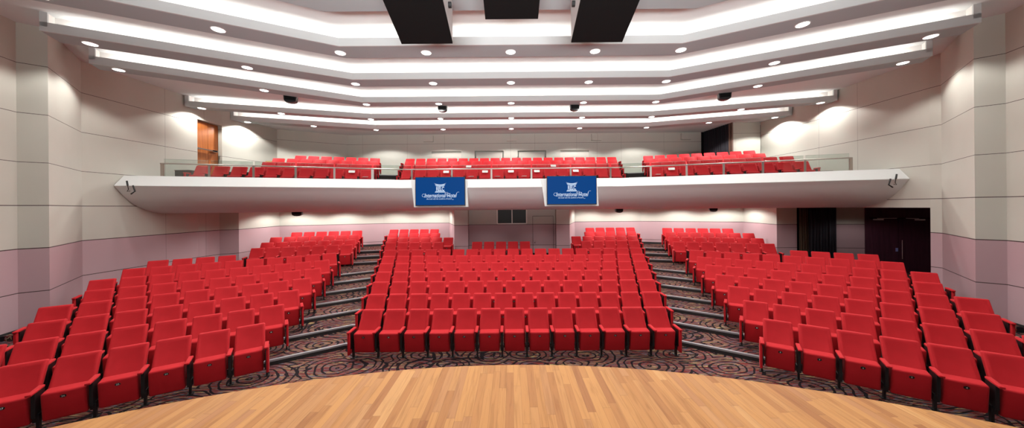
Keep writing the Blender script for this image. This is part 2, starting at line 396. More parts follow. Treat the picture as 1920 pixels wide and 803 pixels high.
# ------------------------------------------------------------------ ceiling with cove-lit baffles
ZSOF, ZUP, ZREAR = EYE + 3.80, EYE + 4.20, EYE + 3.93
BAF = [dict(c=5.60, r=6.23, xb=3.43, th=rad(28), E=8.6), dict(c=7.55, r=8.17, xb=4.02, th=rad(28), E=9.2),
       dict(c=9.52, r=10.10, xb=4.66, th=rad(27.6), E=9.90), dict(c=11.58, r=12.07, xb=5.32, th=rad(30.7), E=10.85),
       dict(c=13.64, r=14.04, xb=5.94, th=rad(16.9), E=11.95), dict(c=15.48, r=15.98, xb=6.50, th=rad(18.1), E=11.93)]
for b in BAF: b['z'] = ZSOF
M_lip = flat('lip_paint', (.52, .53, .525), .6)
for k, b in enumerate(BAF):
    E = b['E']; dr = b['r'] - b['c']; z = b['z']
    def L(d, cut=0.0):     # ends are cut square to the wing
        e = E - cut * cos(b['th']); xb2 = b['xb'] + d * tan(b['th'] / 2)
        dx = d * sin(b['th']) if k < 4 else 0
        xe = e + dx; t = tan(b['th']); c2 = b['c'] + d
        return [(-xe, c2 - t * (xe - xb2)), (-xb2, c2), (xb2, c2), (xe, c2 - t * (xe - xb2))]
    b['L'] = L
    m = MB().sweep([(.0, z), (dr, z), (dr, z + .41), (dr - .02, z + .41), (dr - .02, z + .02), (.0, z + .02)], L, closed=True)
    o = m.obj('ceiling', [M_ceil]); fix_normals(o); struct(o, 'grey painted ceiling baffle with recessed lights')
    m = MB().sweep([(.03, z + .05), (.22, z + .05), (.22, z + .40)], L)
    for sg in (0, -1):
        q0, q1 = L(0)[sg], L(0, .1)[sg]; q2, q3 = L(.23, .1)[sg], L(.23)[sg]
        m.prism([q0, q1, q2, q3], z + .02, z + .40)
    o = m.obj('ceiling', [M_cove]); struct(o, 'cream cove trough of a ceiling baffle')
    m = MB().sweep([(-.003, z - .004), (-.003, z + .19), (.035, z + .19), (.035, z - .004)], L, closed=True)
    for sg in (0, -1):
        q0, q1 = L(-.003)[sg], L(-.003, .11)[sg]; q2, q3 = L(.035, .11)[sg], L(.035)[sg]
        m.prism([q0, q1, q2, q3], z + .10, z + .40)
        q0, q1 = L(0)[sg], L(dr)[sg]; m.quad((*q0, z - .002), (*q1, z - .002), (*q1, z + .40), (*q0, z + .40))
    o = m.obj('trim_4', [M_lip]); fix_normals(o); struct(o, 'upstand lip of a ceiling baffle')
    # fluorescent tubes lying in the trough
    P = L(.13, .25)
    for a in range(3):
        (xa, ya), (xb_, yb_) = P[a], P[a + 1]
        tb = MB().tube([(xa, ya, z + .085), (xb_, yb_, z + .085)], .013).obj('cove_tube', [M_tube])
        tag(tb, 'hidden cove tube in the %s ceiling slot, %s run' % (['first', 'second', 'third', 'fourth', 'fifth', 'sixth'][k], ['left wing', 'middle', 'right wing'][a]), 'lamp', 'tubes hidden in the ceiling coves')
        tot = math.dist((xa, ya), (xb_, yb_)); n = max(1, round(tot / 2.4)); an = math.atan2(yb_ - ya, xb_ - xa)
        for q in range(n):
            t = (q + .5) / n; ln = tot / n - .14
            ld = bpy.data.lights.new('cove_light', 'AREA'); ld.shape = 'RECTANGLE'; ld.size = ln; ld.size_y = .04
            ld.energy = COVE * ln; ld.color = (1.0, .955, .915)
            lo = bpy.data.objects.new('cove_light', ld); C.objects.link(lo)
            lo.location = (xa + (xb_ - xa) * t, ya + (yb_ - ya) * t, z + .11); lo.rotation_euler = (rad(180 - 25), 0, an)
# upper plane, rear plane behind the last baffle, drop between them
R5 = BAF[5]['L'](BAF[5]['r'] - BAF[5]['c'])
R5 = [(-12.3, R5[0][1]), R5[1], R5[2], (12.3, R5[3][1])]
m = MB().add([(-12.3, -6.5, ZUP), (12.3, -6.5, ZUP)] + [(x, y, ZUP) for x, y in R5[::-1]], [(0, 1, 2, 3, 4, 5)])
m.wall(R5, ZREAR, ZUP)
m.add([(x, y, ZREAR) for x, y in R5] + [(12.3, 17.7, ZREAR), (-12.3, 17.7, ZREAR)], [(0, 1, 2, 3, 4, 5)])
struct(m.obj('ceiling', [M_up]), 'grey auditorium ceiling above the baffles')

# ------------------------------------------------------------------ recessed downlights
def downlight_meshes(r):
    ring = MB(); seg = 24
    for k in range(seg):
        a, b_ = 2 * math.pi * k / seg, 2 * math.pi * (k + 1) / seg
        q = lambda rr, w, z: (rr * cos(w), rr * sin(w), z)
        ring.quad(q(r, a, 0), q(r, b_, 0), q(r * .9, b_, -.012), q(r * .9, a, -.012))
        ring.quad(q(r * .9, a, -.012), q(r * .9, b_, -.012), q(r * .86, b_, .0), q(r * .86, a, .0))
    lens = MB().disc((0, 0), r * .87, -.006, -.001)
    return ring.mesh('trim_ring', [M_ring], 60), lens.mesh('lens', [M_glow])
RINGS = downlight_meshes(.13)
POW = .46
rowname = ['first', 'second', 'third', 'fourth', 'fifth']
def spot(x, y, z, watts, size=150, blend=.45, r=.06, col=(1.0, .97, .93)):
    ld = bpy.data.lights.new('downlight_lamp', 'SPOT'); ld.energy = watts * POW; ld.spot_size = rad(size); ld.spot_blend = blend
    ld.shadow_soft_size = r; ld.color = col
    lo = bpy.data.objects.new('downlight_lamp', ld); C.objects.link(lo); lo.location = (x, y, z - .03); return lo
def downlight(x, y, z, label, group, watts=150, **kw):
    e = empty('recessed_downlight', (x, y, z)); tag(e, label, 'downlight', group)
    child('trim_ring', RINGS[0], e); child('lens', RINGS[1], e)
    spot(x, y, z, watts, **kw)
ordn = ['first', 'second', 'third', 'fourth', 'fifth', 'sixth', 'seventh', 'eighth', 'ninth', 'tenth', 'eleventh', 'twelfth',
        'thirteenth', 'fourteenth', 'fifteenth', 'sixteenth', 'seventeenth', 'eighteenth', 'nineteenth', 'twentieth', 'twenty-first']
LX = [(1, .36, [0, 2.07, 4.16, 6.17, 8.3]), (2, .35, [0, 2.38, 4.75, 7.07, 9.57]), (3, .24, [0, 2.65, 5.3, 7.9, 10.6]),
      (4, .17, [0, 3.03, 6.0, 9.15, 11.6]), (5, .22, [0, 3.32, 6.57, 9.1, 11.5])]
for k, d, xs_ in LX:
    b = BAF[k]; xs2 = sorted({s * x for x in xs_ for s in (-1, 1)})
    for i, x in enumerate(xs2):
        y = bent_y(b['c'], b['xb'], b['th'], x, d)
        w = 330 if k < 5 else 620
        n = len(xs2); pos = ('middle light' if i == n // 2 else '%s light left of the middle' % ordn[n // 2 - i - 1] if i < n // 2 else '%s light right of the middle' % ordn[i - n // 2 - 1])
        downlight(x, y, b['z'], 'round ceiling downlight, %s, %s baffle from the stage' % (pos, rowname[k - 1]), 'downlights on the ceiling baffles', w, size=135 if k < 4 else 141, blend=.35 if k < 4 else .22)
# lights over the front baffle and the stage (outside the frame, part of the same ceiling)
for (x, y) in [(-6.0, 4.38), (-3.0, 5.72), (3.0, 5.72), (6.0, 4.38)]:
    downlight(x, y, BAF[0]['z'], 'round ceiling downlight on the front baffle above the stage', 'downlights over the stage edge', 330, size=135, blend=.35)
for (x, y) in [(-7, 1.2), (-3.4, 2.0), (0, 2.2), (3.4, 2.0), (7, 1.2)]:
    downlight(x, y, ZUP - .002, 'round ceiling downlight above the stage boards', 'downlights over the stage', 130, size=84, blend=.5, r=.25)
# fill lights added behind the lens to offset red bounce, not real fixtures
for x in (-2.6, 0, 2.6):
    ld = bpy.data.lights.new('added_fill_light', 'AREA'); ld.shape = 'RECTANGLE'; ld.size = 2.4; ld.size_y = 1.2; ld.energy = 430; ld.color = (.95, .98, 1.0); ld.spread = rad(84)
    lo = bpy.data.objects.new('added_fill_light', ld); C.objects.link(lo); lo.location = (x, -5.2, 1.25); lo.rotation_euler = (rad(90 + 42.5), 0, 0)
# under the balcony
for x in (-10.2, -8.3, -6.2, -4.2, 4.2, 6.2, 8.3, 10.2):
    spot(x, bent_y(16.2, 7.0, rad(20), x), 3.22, 330, size=160, blend=.3)
for x in (-1.3, 1.3): spot(x, 13.9, 3.22, 70, size=112, blend=.5)
for x in (-9.6, -6.8, -4.0, 4.0, 6.8, 9.6):
    spot(x, bent_y(14.1, 5.5, TH2, x), 3.22, 200, size=150, blend=.6)
spot(13.6, 11.9, 3.05, 60, size=150)

# ------------------------------------------------------------------ balcony
BC, BX, BT = 12.2, 4.2, rad(17.4)
ZLIP = 3.95
ctl = [(-.05, ZLIP + .07), (0.0, ZLIP - .012), (.10, 3.81), (.20, 3.67), (.34, 3.505), (.48, 3.385), (.63, 3.285), (.89, 3.16), (1.12, 3.098), (1.35, 3.075), (1.6, 3.07)]
curve = []
for p0, p1, p2, p3 in zip(ctl, ctl[1:], ctl[2:], ctl[3:]):
    for q in range(4):
        t = q / 4
        curve.append(tuple(.5 * (2 * b_ + (c_ - a_) * t + (2 * a_ - 5 * b_ + 4 * c_ - d_) * t * t + (3 * b_ - a_ - 3 * c_ + d_) * t ** 3) for a_, b_, c_, d_ in zip(p0, p1, p2, p3)))
prof = [(.30, 4.27), (.24, 4.275), (.0, ZLIP + .005)] + curve + [(1.35, 3.075),
        (1.35, 3.3), (.8, 3.62), (.45, 3.83), (.45, 4.27)]
m = MB().sweep(prof, lambda d: bent(BC, BX, BT, 12.02, d), closed=True)
par = m.obj('balcony_front', [M_parapet], smooth=32); fix_normals(par)
tag(par, 'white curved balcony front spanning the hall above the stalls', 'balcony', kind='structure')
sof = MB()
P = bent(BC, BX, BT, 12.0, 1.3)
sof.prism((P + [(12.0, 17.5), (-12.0, 17.5)]), 3.24, 3.34)
o = sof.obj('ceiling', [M_cove]); fix_normals(o); struct(o, 'underside of the balcony')
BZ = [3.83, 4.16, 4.45, 4.73]
BSTEP = .95
for k, z in enumerate(BZ):
    d = .4 if k == 0 else .75 + .95 * k - .47
    P = bent(BC, BX, BT, 12.0, d)
    m = MB().prism(P + [(12.0, 17.4), (-12.0, 17.4)], z - .36, z)
    o = m.obj('floor', [M_riser]); fix_normals(o); struct(o, 'dark balcony seating step')
    if k:
        for sg in (-1, 1):
            xa, xz = 4.62 + .265 * k, 5.55 + .27 * k
            xb2 = BX + d * tan(BT / 2)
            Pn = lambda dd: [(sg * x, bent_y(BC, BX, BT, x, d + dd)) for x in (xa, xz)]
            o = MB().sweep([(-.012, z - .03), (-.012, z + .006), (.055, z + .006), (.055, z - .03)], Pn, closed=True).obj('trim_1', [M_nose]); fix_normals(o); struct(o)
# railing
RD = .36
def rail_pt(upx):
    u = (upx - 960) / F
    y = BC + RD; x = u * y
    xb2 = BX + RD * tan(BT / 2)
    if abs(x) > xb2:
        t = tan(BT); c2 = BC + RD
        y = (c2 + t * xb2) / (1 + t * abs(u)); x = u * y
    return x, y
root = empty('balcony_railing', (0, BC + RD, 4.27)); tag(root, 'steel handrail on slim posts with clear glass panels along the balcony edge', 'railing')
off = Vector((0, -(BC + RD), -4.27))
def at(o): o.location = off; return o
posts = [305, 393, 476, 555, 627.5, 699, 772.7, 847.7, 922, 997, 1070.6, 1145.3, 1220.7, 1288, 1357.5, 1431, 1510, 1596]
for p in posts:
    x, y = rail_pt(p); a = -BT if x > BX else BT if x < -BX else 0
    w = .045 if p in (305, 699, 1596) else .032
    m = MB(); m.box(-w, w, -.012, .012, 3.95, 4.69)
    o = m.obj('post', [M_steel], root); o.location = Vector((x, y, 0)) + off; o.rotation_euler.z = a
pts = [rail_pt(p) for p in (305, 699)]; xb2 = BX + RD * tan(BT / 2)
RL = [rail_pt(303), (-xb2, BC + RD), (xb2, BC + RD), rail_pt(1597)]
at(MB().tube([(x, y - .03, 4.69) for x, y in RL], .022, 10).obj('handrail', [M_steel], root, smooth=60))
for a, b_ in zip(posts, posts[1:]):
    (x0, y0), (x1, y1) = rail_pt(a), rail_pt(b_); ln = math.dist((x0, y0), (x1, y1)); an = math.atan2(y1 - y0, x1 - x0)
    m = MB().box(.03, ln - .03, -.006, .006, 4.10, 4.83, 0); m.box(.03, ln - .03, -.0065, .0065, 4.83, 4.836, 1)
    o = m.obj('glass_panel', [M_glass, M_glassedge], root); o.location = Vector((x0, y0 + .02, 0)) + off; o.rotation_euler.z = an

# ------------------------------------------------------------------ screens on the balcony front
def text_mesh(s, size, shear=0, mats=None, extrude=.0005, spacing=1.0, bold=0):
    cu = bpy.data.curves.new('t', 'FONT'); cu.body = s; cu.size = size; cu.shear = shear; cu.align_x = 'CENTER'; cu.extrude = extrude
    cu.space_character = spacing; cu.offset = bold; cu.resolution_u = 3
    o = bpy.data.objects.new('t', cu); C.objects.link(o); dg = bpy.context.evaluated_depsgraph_get()
    me = bpy.data.meshes.new_from_object(o.evaluated_get(dg)); bpy.data.objects.remove(o); bpy.data.curves.remove(cu)
    me.materials.clear(); me.materials.append(mats); return me
M_screen = emit('screen_blue', (.0, .052, .225), 1.0)
M_ink = emit('screen_white', (.62, .74, .92), 1.0)
M_inkb = emit('screen_bar', (.50, .64, .84), 1.0)
for o_ in (M_screen, M_ink, M_inkb): o_.node_tree.nodes['Principled BSDF'].inputs['Specular IOR Level'].default_value = .08
YT = 12.03
for nm, xc, zc, word in (('l', -2.672, 3.80, 'left'), ('r', 2.235, 3.80, 'right')):
    e = empty('wall_screen', (xc, YT, zc)); tag(e, 'flat blue hotel logo screen on the balcony front, %s' % ('nearer the orange door side' if nm == 'l' else 'nearer the black curtain side'), 'screen', 'screens on the balcony front')
    w, h = .93, .54
    MB().rounded([(-w, 0, -h), (w, 0, -h), (w, .06, -h), (-w, .06, -h), (-w, 0, h), (w, 0, h), (w, .06, h), (-w, .06, h)], .006, 2).obj('bezel', [M_black], e)
    MB().box(-w + .022, w - .022, -.003, .01, -h + .03, h - .022).obj('display', [M_screen], e)
    lg = MB(); yy = -.005
    # pagoda roof, two swept tiers, pillar base
    def shape(pts, mi=0): lg.add([(x, yy, z) for x, z in pts], [tuple(range(len(pts)))], mi)
    n = 10
    top = [(-.23 + .46 * i / n, .31 - .055 * (1 - (2 * i / n - 1) ** 2)) for i in range(n + 1)]
    bot = [(-.215 + .43 * i / n, .30 - .075 * (1 - (2 * i / n - 1) ** 2)) for i in range(n + 1)]
    shape(top + bot[::-1])
    for q, (wd, z1, z2) in enumerate(((.195, .262, .238), (.175, .232, .212), (.16, .206, .19))):
        t2 = [(-wd + 2 * wd * i / n, z1 - .022 * (1 - (2 * i / n - 1) ** 2)) for i in range(n + 1)]
        b2 = [(-wd * .95 + 1.9 * wd * i / n, z2 - .022 * (1 - (2 * i / n - 1) ** 2)) for i in range(n + 1)]
        shape(t2 + b2[::-1], 1)
    shape([(-.165, .012), (.165, .012), (.185, -.012), (-.185, -.012)], 1)
    shape([(-.185, -.016), (.185, -.016), (.20, -.045), (-.20, -.045)], 1)
    lg.obj('logo', [M_ink, M_inkb], e)
    def txt(s, size, z, shear=0, x=0, sx=1, name='lettering', **kw):
        t = child(name, text_mesh(s, size, shear, M_ink, **kw), e, (x, yy - .001, z)); t.rotation_euler = (rad(90), 0, 0); t.scale = (sx, 1, 1); return t
    txt('RELC', .20, .025, sx=.66, bold=.006)
    txt('International Hotel', .215, -.225, shear=.32, x=.0, sx=.72, bold=.002)
    txt('the hotel with the comforts of home', .062, -.30, shear=.25, x=-.06, sx=.98, bold=.001)
    sw = MB()     # swashes round the capitals
    def arcpts(cx, cz, r, a0, a1, k=10, sx=1): return [(cx + r * sx * cos(rad(a0 + (a1 - a0) * i / k)), yy - .002, cz + r * sin(rad(a0 + (a1 - a0) * i / k))) for i in range(k + 1)]
    for cx, cz in ((-.61, -.15), (.30, -.13)): sw.tube(arcpts(cx, cz, .055, 30, 300, sx=1.2), .006, 6)
    sw.tube(arcpts(.25, -.13, .09, 170, 60), .005, 6); sw.tube(arcpts(.68, -.11, .08, 180, 70), .005, 6); sw.tube(arcpts(.47, -.25, .06, 150, 300), .005, 6)
    sw.obj('lettering', [M_ink], e)
    MB().box(-.045, .045, -.002, .004, -h + .008, -h + .018).obj('maker_badge', [M_chrome], e)
    # white housing behind the screen, blending into the curved parapet
    hb = MB(); yb = .07
    hb.hexa([(-w - .07, yb + .0, -h - .05), (w + .09, yb, -h - .05), (w + .02, 1.0, -h - .05), (-w - .02, 1.0, -h - .05),
             (-w - .20, yb + .09, h - .10), (w + .05, yb + .09, h - .10), (w + .05, .6, h - .10), (-w - .20, .6, h - .10)])
    o = hb.obj('housing', [M_parapet], e); fix_normals(o)

# ------------------------------------------------------------------ theatre seats
PITCH = .53
def back_mesh():
    m = MB()
    zb, zt_ = .30, .925; yb, yt = -.035, .345; tk = .075
    ht = .222; hbm = .236
    m.rounded([(-hbm, yb, zb), (hbm, yb, zb), (hbm, yb + tk, zb - .03), (-hbm, yb + tk, zb - .03),
               (-ht, yt - .01, zt_), (ht, yt - .01, zt_), (ht, yt + tk, zt_ - .015), (-ht, yt + tk, zt_ - .015)], .026, 3, inset=(.05, .014))
    return m.mesh('backrest', [M_red], 75)
def seat_mesh():
    m = MB(); w = .214
    m.rounded([(-w, -.075, .135), (w, -.075, .135), (w, .06, .135), (-w, .06, .135),
               (-w * .985, -.125, .555), (w * .985, -.125, .555), (w * .985, .06, .575), (-w * .985, .06, .575)], .03, 4)
    return m.mesh('seat', [M_red], 75)
def arm_mesh(outer=0):
    m = MB(); w = .031
    m.rounded([(-w, -.235, .592), (w, -.235, .592), (w, .085, .60), (-w, .085, .60), (-w, -.235, .625), (w, -.235, .625), (w, .085, .635), (-w, .085, .635)], .010, 2)
    return m.mesh('armrest', [M_red], 60)
def leg_mesh():
    m = MB()
    m.box(-.014, .014, -.03, .035, .0, .59); m.box(-.045, .045, -.05, .06, 0, .012)
    m.box(-.018, .018, -.13, .10, .24, .595); m.box(-.03, .03, -.07, .10, .15, .27)
    return m.mesh('leg', [M_black])
def endpanel_mesh():
    m = MB(); m.rounded([(-.02, -.19, .13), (.02, -.19, .13), (.02, .03, .13), (-.02, .03, .13), (-.02, -.19, .60), (.02, -.19, .60), (.02, .03, .60), (-.02, .03, .60)], .008, 2)
    return m.mesh('end_panel', [M_red], 60)
ME_back, ME_seat, ME_arm, ME_leg, ME_end = back_mesh(), seat_mesh(), arm_mesh(), leg_mesh(), endpanel_mesh()
def plate_mesh(num=None):
    m = MB(); n = 16
    m.add([(.031 * cos(2 * math.pi * k / n), 0, .024 * sin(2 * math.pi * k / n)) for k in range(n)] + [(.031 * cos(2 * math.pi * k / n), .006, .024 * sin(2 * math.pi * k / n)) for k in range(n)],
          [tuple(range(n))] + [(k, n + k, n + (k + 1) % n, (k + 1) % n) for k in range(n)], 0)
    if num is None:
        m.add([(.013 * cos(2 * math.pi * k / 8), -.001, .011 * sin(2 * math.pi * k / 8)) for k in range(8)], [tuple(range(8))], 1)
    else:
        t = text_mesh(str(num), .036, 0, M_frame); o = len(m.v)
        m.v += [(v.co.x, -.0015 - v.co.z, v.co.y - .0125) for v in t.vertices]
        for p in t.polygons: m.f.append(tuple(i + o for i in p.vertices)); m.m.append(1)
        bpy.data.meshes.remove(t)
    return m.mesh('number_plate', [M_black, M_frame])
ME_plate = plate_mesh()
nseat = 0
def seat(x, y, z, ang, label, group, last=False, first=False, plate=True, num=None):
    global nseat; nseat += 1
    e = empty('theatre_seat', (x, y, z), ang); tag(e, label, 'seat', group)
    child('backrest', ME_back, e)
    s_ = child('seat', ME_seat, e)
    if plate:
        p = child('number_plate', plate_mesh(num) if num is not None else ME_plate, s_, (0, -.1185, .475)); p.rotation_euler.x = rad(6.8)
    h = PITCH / 2
    for on, sx in ((True, -h), (last, h)):
        if not on: continue
        child('armrest', ME_arm, e, (sx, 0, 0)); child('leg', ME_leg, e, (sx, 0, 0))
    if first: child('end_panel', ME_end, e, (-h - .018, 0, 0))
    if last: child('end_panel', ME_end, e, (h + .018, 0, 0))
    return e
FAR = []      # seats of the distant rows, joined into one object

cnt = lambda i: ordn[i]
RN = ['front', 'second', 'third', 'fourth', 'fifth', 'sixth', 'seventh']
# centre block
for k in range(7):
    n = 13 + k; y = 6.9 + .885 * k; z = tier_z[k]
    for i in range(n):
        x = .03 + (i - (n - 1) / 2) * PITCH
        if n % 2 and i == n // 2: pos = 'middle seat'
        elif i < n / 2: pos = '%s from the left aisle' % cnt(i)
        else: pos = '%s from the right aisle' % cnt(n - 1 - i)
        seat(x, y, z, 0, 'red tip-up seat, %s, %s row of the centre block' % (pos, RN[k]), 'seats in the centre block', i == n - 1, i == 0, True,
             21 - i if k == 0 else None)
# rows behind the cross aisle in the centre
for k, (y, z, full) in enumerate(((14.0, .735, 21), (14.85, .86, 22), (15.69, 1.0, 23), (16.56, 1.14, 24))):
    nn = 6 if k == 1 else 5
    for side in (-1, 1):
        for i in range(nn):
            x = .0 + side * (((full - 1) / 2 - i) * PITCH + .09)
            lf = (i == 0 and side < 0) or (i == nn - 1 and side > 0); rt = (i == nn - 1 and side < 0) or (i == 0 and side > 0)
            if k == 0:
                seat(x, y, z, 0, 'red seat, %s from the %s aisle, first row behind the cross gangway' % (cnt(i), 'left' if side < 0 else 'right'), 'seats behind the cross gangway', rt, lf)
            elif k == 1 and i == 5:
                seat(x, y, z, 0, 'lone red seat beside the %s pillar of the rear control room' % ('left' if side < 0 else 'right'), 'seats behind the cross gangway', True, True)
            else: FAR.append((x, y, z, 0, lf, rt))
    if k == 0:
        for i in range(5):
            seat(.03 + (i - 3) * PITCH, y, z, 0, 'red seat in front of the rear control room wall, %s from its left end' % cnt(i), 'seats before the control room', i == 4, i == 0)
# side blocks
def side_row(cx, cy, z, th, n, lab, grp, step=0, far=False, nums=None):
    """n seats from the aisle outwards; built for the right side and mirrored for the left"""
    for side in (1, -1):
        for i in range(n if not isinstance(n, tuple) else n[0 if side < 0 else 1]):
            N_ = n if not isinstance(n, tuple) else n[0 if side < 0 else 1]
            x = side * (cx + cos(th) * PITCH * i) + (.02 if not far else 0); y = cy - sin(th) * PITCH * i
            inner, outer = i == 0, i == N_ - 1
            first = inner if side > 0 else outer; last = outer if side > 0 else inner
            if far: FAR.append((x, y, z, -side * th, first, last)); continue
            num = None
            if nums: num = (22 + i) if side < 0 else (8 - i)
            seat(x, y, z, -side * th, lab % (cnt(i), 'left' if side < 0 else 'right'), grp % ('left' if side < 0 else 'right'), last, first, True, num if num and num > 0 else None)
NS = [8, 9, 8, 9, 9, 10, 10]
for k in range(7):
    side_row(4.968 + .253 * k, 6.044 + .902 * k, tier_z[k], TH1, NS[k], 'red tip-up seat, %s from the aisle in the ' + RN[k] + ' row of the %s block',
             'seats in the %s block', nums=(k == 0))
side_row(9.32, 10.46, .735, TH1, 4, 'red seat, %s in the short back row before the cross gangway, %s block', 'short row of the %s block')
side_row(6.94, 13.365, .735, TH2, 7, 'red seat, %s from the aisle, first row behind the gangway, %s rear block', 'seats of the %s rear block')
for k, (n, z) in enumerate(((7, .86), (7, 1.0), (6, 1.14))):
    side_row(6.94 + .257 * (k + 1), 13.365 + .863 * (k + 1), z, TH2, n, '', '', far=True)
# balcony
BAL = {0: [], 1: [], 2: [], 3: []}
for k in range(4):
    n = 17 + k; y = 12.95 + BSTEP * k; z = BZ[k]
    for i in range(n):
        x = -.03 + (i - (n - 1) / 2) * PITCH; BAL[k].append((x, y, z, 0))
        if k == 0: seat(x, y, z, 0, 'red seat behind the balcony glass, centre section, %s seat from its left aisle' % cnt(i), 'front row of the balcony centre', i == n - 1, i == 0)
        else: FAR.append((x, y, z, 0, i == 0, i == n - 1))
    nl, nr = [(11, 10), (8, 10), (8, 9), (7, 9)][k]
    for side, nn in ((-1, nl), (1, nr)):
        for i in range(nn):
            x = side * (5.76 + .285 * k + cos(BT) * PITCH * i); y = 12.72 + .945 * k - sin(BT) * PITCH * i
            inner, outer = i == 0, i == nn - 1; BAL[k].append((x, y, z, -side * BT))
            first = inner if side > 0 else outer; last = outer if side > 0 else inner
            if k == 0: seat(x, y, z, -side * BT, 'red seat behind the balcony glass, %s section, %s from its aisle' % ('left' if side < 0 else 'right', cnt(i)), 'front row of the balcony %s section' % ('left' if side < 0 else 'right'), last, first)
            else: FAR.append((x, y, z, -side * BT, first, last))
print('individual seats', nseat, 'far seats', len(FAR))
def simple_seat():
    m = MB(); zb, zt_ = .30, .925; yb, yt = -.035, .345; tk = .075
    m.rounded([(-.236, yb, zb), (.236, yb, zb), (.236, yb + tk, zb - .03), (-.236, yb + tk, zb - .03), (-.222, yt - .01, zt_), (.222, yt - .01, zt_), (.222, yt + tk, zt_ - .015), (-.222, yt + tk, zt_ - .015)], .024, 1)
    w = .214
    m.rounded([(-w, -.155, .165), (w, -.155, .165), (w, .0, .15), (-w, .0, .15), (-w, -.125, .555), (w, -.125, .555), (w, .06, .575), (-w, .06, .575)], .025, 1)
    return m
ss = simple_seat(); bigm = MB()
for (x, y, z, a, first, last) in FAR:
    ca, sa = cos(a), sin(a); T = lambda p: (x + p[0] * ca - p[1] * sa, y + p[0] * sa + p[1] * ca, z + p[2])
    bigm.add([T(p) for p in ss.v], ss.f, 0)
    for sx in ([-PITCH / 2] + ([PITCH / 2] if last else [])):
        q = MB().box(sx - .03, sx + .03, -.235, .085, .59, .63, 0).box(sx - .02, sx + .02, -.14, .09, .2, .59, 1).box(sx - .014, sx + .014, -.03, .03, 0, .2, 1)
        bigm.v += [T(p) for p in q.v]; o_ = len(bigm.v) - len(q.v); bigm.f += [tuple(i + o_ for i in f) for f in q.f]; bigm.m += q.m
    for on, sx in ((first, -PITCH / 2 - .018), (last, PITCH / 2 + .018)):
        if on: q = MB().box(sx - .02, sx + .02, -.19, .03, .13, .6); bigm.add([T(p) for p in q.v], q.f, 0)
o = bigm.obj('rear_seating', [M_red, M_black], smooth=60)
tag(o, 'red seats filling the distant rear rows of the stalls and balcony', 'seating', kind='stuff')

# papers left on balcony seats: white slips leaning on a backrest or lying on a folded seat
def px_of(x, y, z): return 960 + x / y * F
def slip(px, row, kind, where):
    c = min(BAL[row], key=lambda q: abs(px_of(q[0], q[1] + .2, 0) - px))
    x, y, z, a = c
    m = MB(); w = .115
    if kind == 'back':     # follows the slope of the backrest, a fold standing off at the bottom
        m.hexa([(-w, .222, .785), (w, .222, .785), (w, .226, .783), (-w, .226, .783), (-w, .285, .875), (w, .285, .875), (w, .289, .873), (-w, .289, .873)])
        m.hexa([(-w * .8, .17, .772), (w * .9, .17, .772), (w * .9, .218, .783), (-w * .8, .218, .783), (-w * .8, .17, .776), (w * .9, .17, .776), (w * .9, .218, .787), (-w * .8, .218, .787)])
    else:
        m.hexa([(-w, -.13, .585), (w * .7, -.16, .585), (w * .7, .02, .592), (-w, .05, .592), (-w, -.13, .589), (w * .7, -.16, .589), (w * .7, .02, .596), (-w, .05, .596)])
        m.hexa([(-w * .6, -.10, .60), (w * .9, -.12, .595), (w * .9, .0, .60), (-w * .6, .02, .606), (-w * .6, -.10, .604), (w * .9, -.12, .599), (w * .9, .0, .604), (-w * .6, .02, .610)])
    o = m.obj('paper_slip', [M_paper], loc=(x, y - .008, z), rotz=a); tag(o, 'white paper slip ' + where, 'paper', 'white slips left on the balcony seats')
for q in [(666, 0, 'back', 'on a front seat back at the left balcony aisle'), (842, 0, 'back', 'on a seat back above the right edge of the left screen'),
          (902.7, 0, 'back', 'on a seat back, first one right of the left screen'), (959, 0, 'back', 'on a seat back at the very middle of the balcony'),
          (1012.8, 0, 'back', 'on a seat back just left of the right screen'), (1073, 0, 'back', 'on a seat back above the middle of the right screen'),
          (1251.5, 0, 'back', 'on a seat back in the right balcony section'), (690, 0, 'seat', 'on a front seat at the left balcony aisle'),
          (875, 0, 'seat', 'on a front seat beside the left screen'), (929, 0, 'seat', 'on a front seat, left of the balcony middle'),
          (988, 0, 'seat', 'on a front seat, right of the balcony middle'), (1228, 0, 'seat', 'on a front seat at the right balcony aisle'),
          (872, 1, 'back', 'on a second-row seat back above the left screen'), (1044, 1, 'back', 'on a second-row seat back above the right screen')]: slip(*q)

# ------------------------------------------------------------------ hanging black enclosures near the stage
def hung_box(x0, x1, yf, H, label, deep=1.3, slope=.30):
    e = empty('hanging_loudspeaker', ((x0 + x1) / 2, yf - deep / 2, EYE + H)); tag(e, label, 'loudspeaker', 'black cabinets hanging at the ceiling')
    w = (x1 - x0) / 2; d = deep / 2; rise = deep * slope; top = ZSOF - .03 - (EYE + H)
    t = MB(); t.hexa([(-w, -d, rise), (w, -d, rise), (w, d, 0), (-w, d, 0), (-w, -d, rise + .03), (w, -d, rise + .03), (w, d, .03), (-w, d, .03)])
    t.obj('grille', [M_dark], e)
    s_ = MB(); s_.hexa([(-w, -d, rise + .03), (w, -d, rise + .03), (w, d, .03), (-w, d, .03), (-w, -d, top), (w, -d, top), (w, d, top), (-w, d, top)])
    s_.obj('cabinet', [flat('cabinet_side', (.55, .53, .52), .5)], e)
    for sg in (-1, 1):
        kb = MB().tube([(sg * w, .28, top * .62), (sg * (w + .05), .28, top * .62)], .05, 12); kb.obj('knob', [M_black], e)
    for px_ in (-.6 * w, .6 * w): MB().tube([(px_, 0, top), (px_, 0, top + .42)], .012).obj('hanger', [M_black], e)
hung_box(-1.995, -1.06, 5.91, 3.0, 'large black loudspeaker cabinet hanging left of the middle one')
hung_box(-.442, .489, 5.69, 3.31, 'black loudspeaker cabinet hanging in the middle, set back the highest')
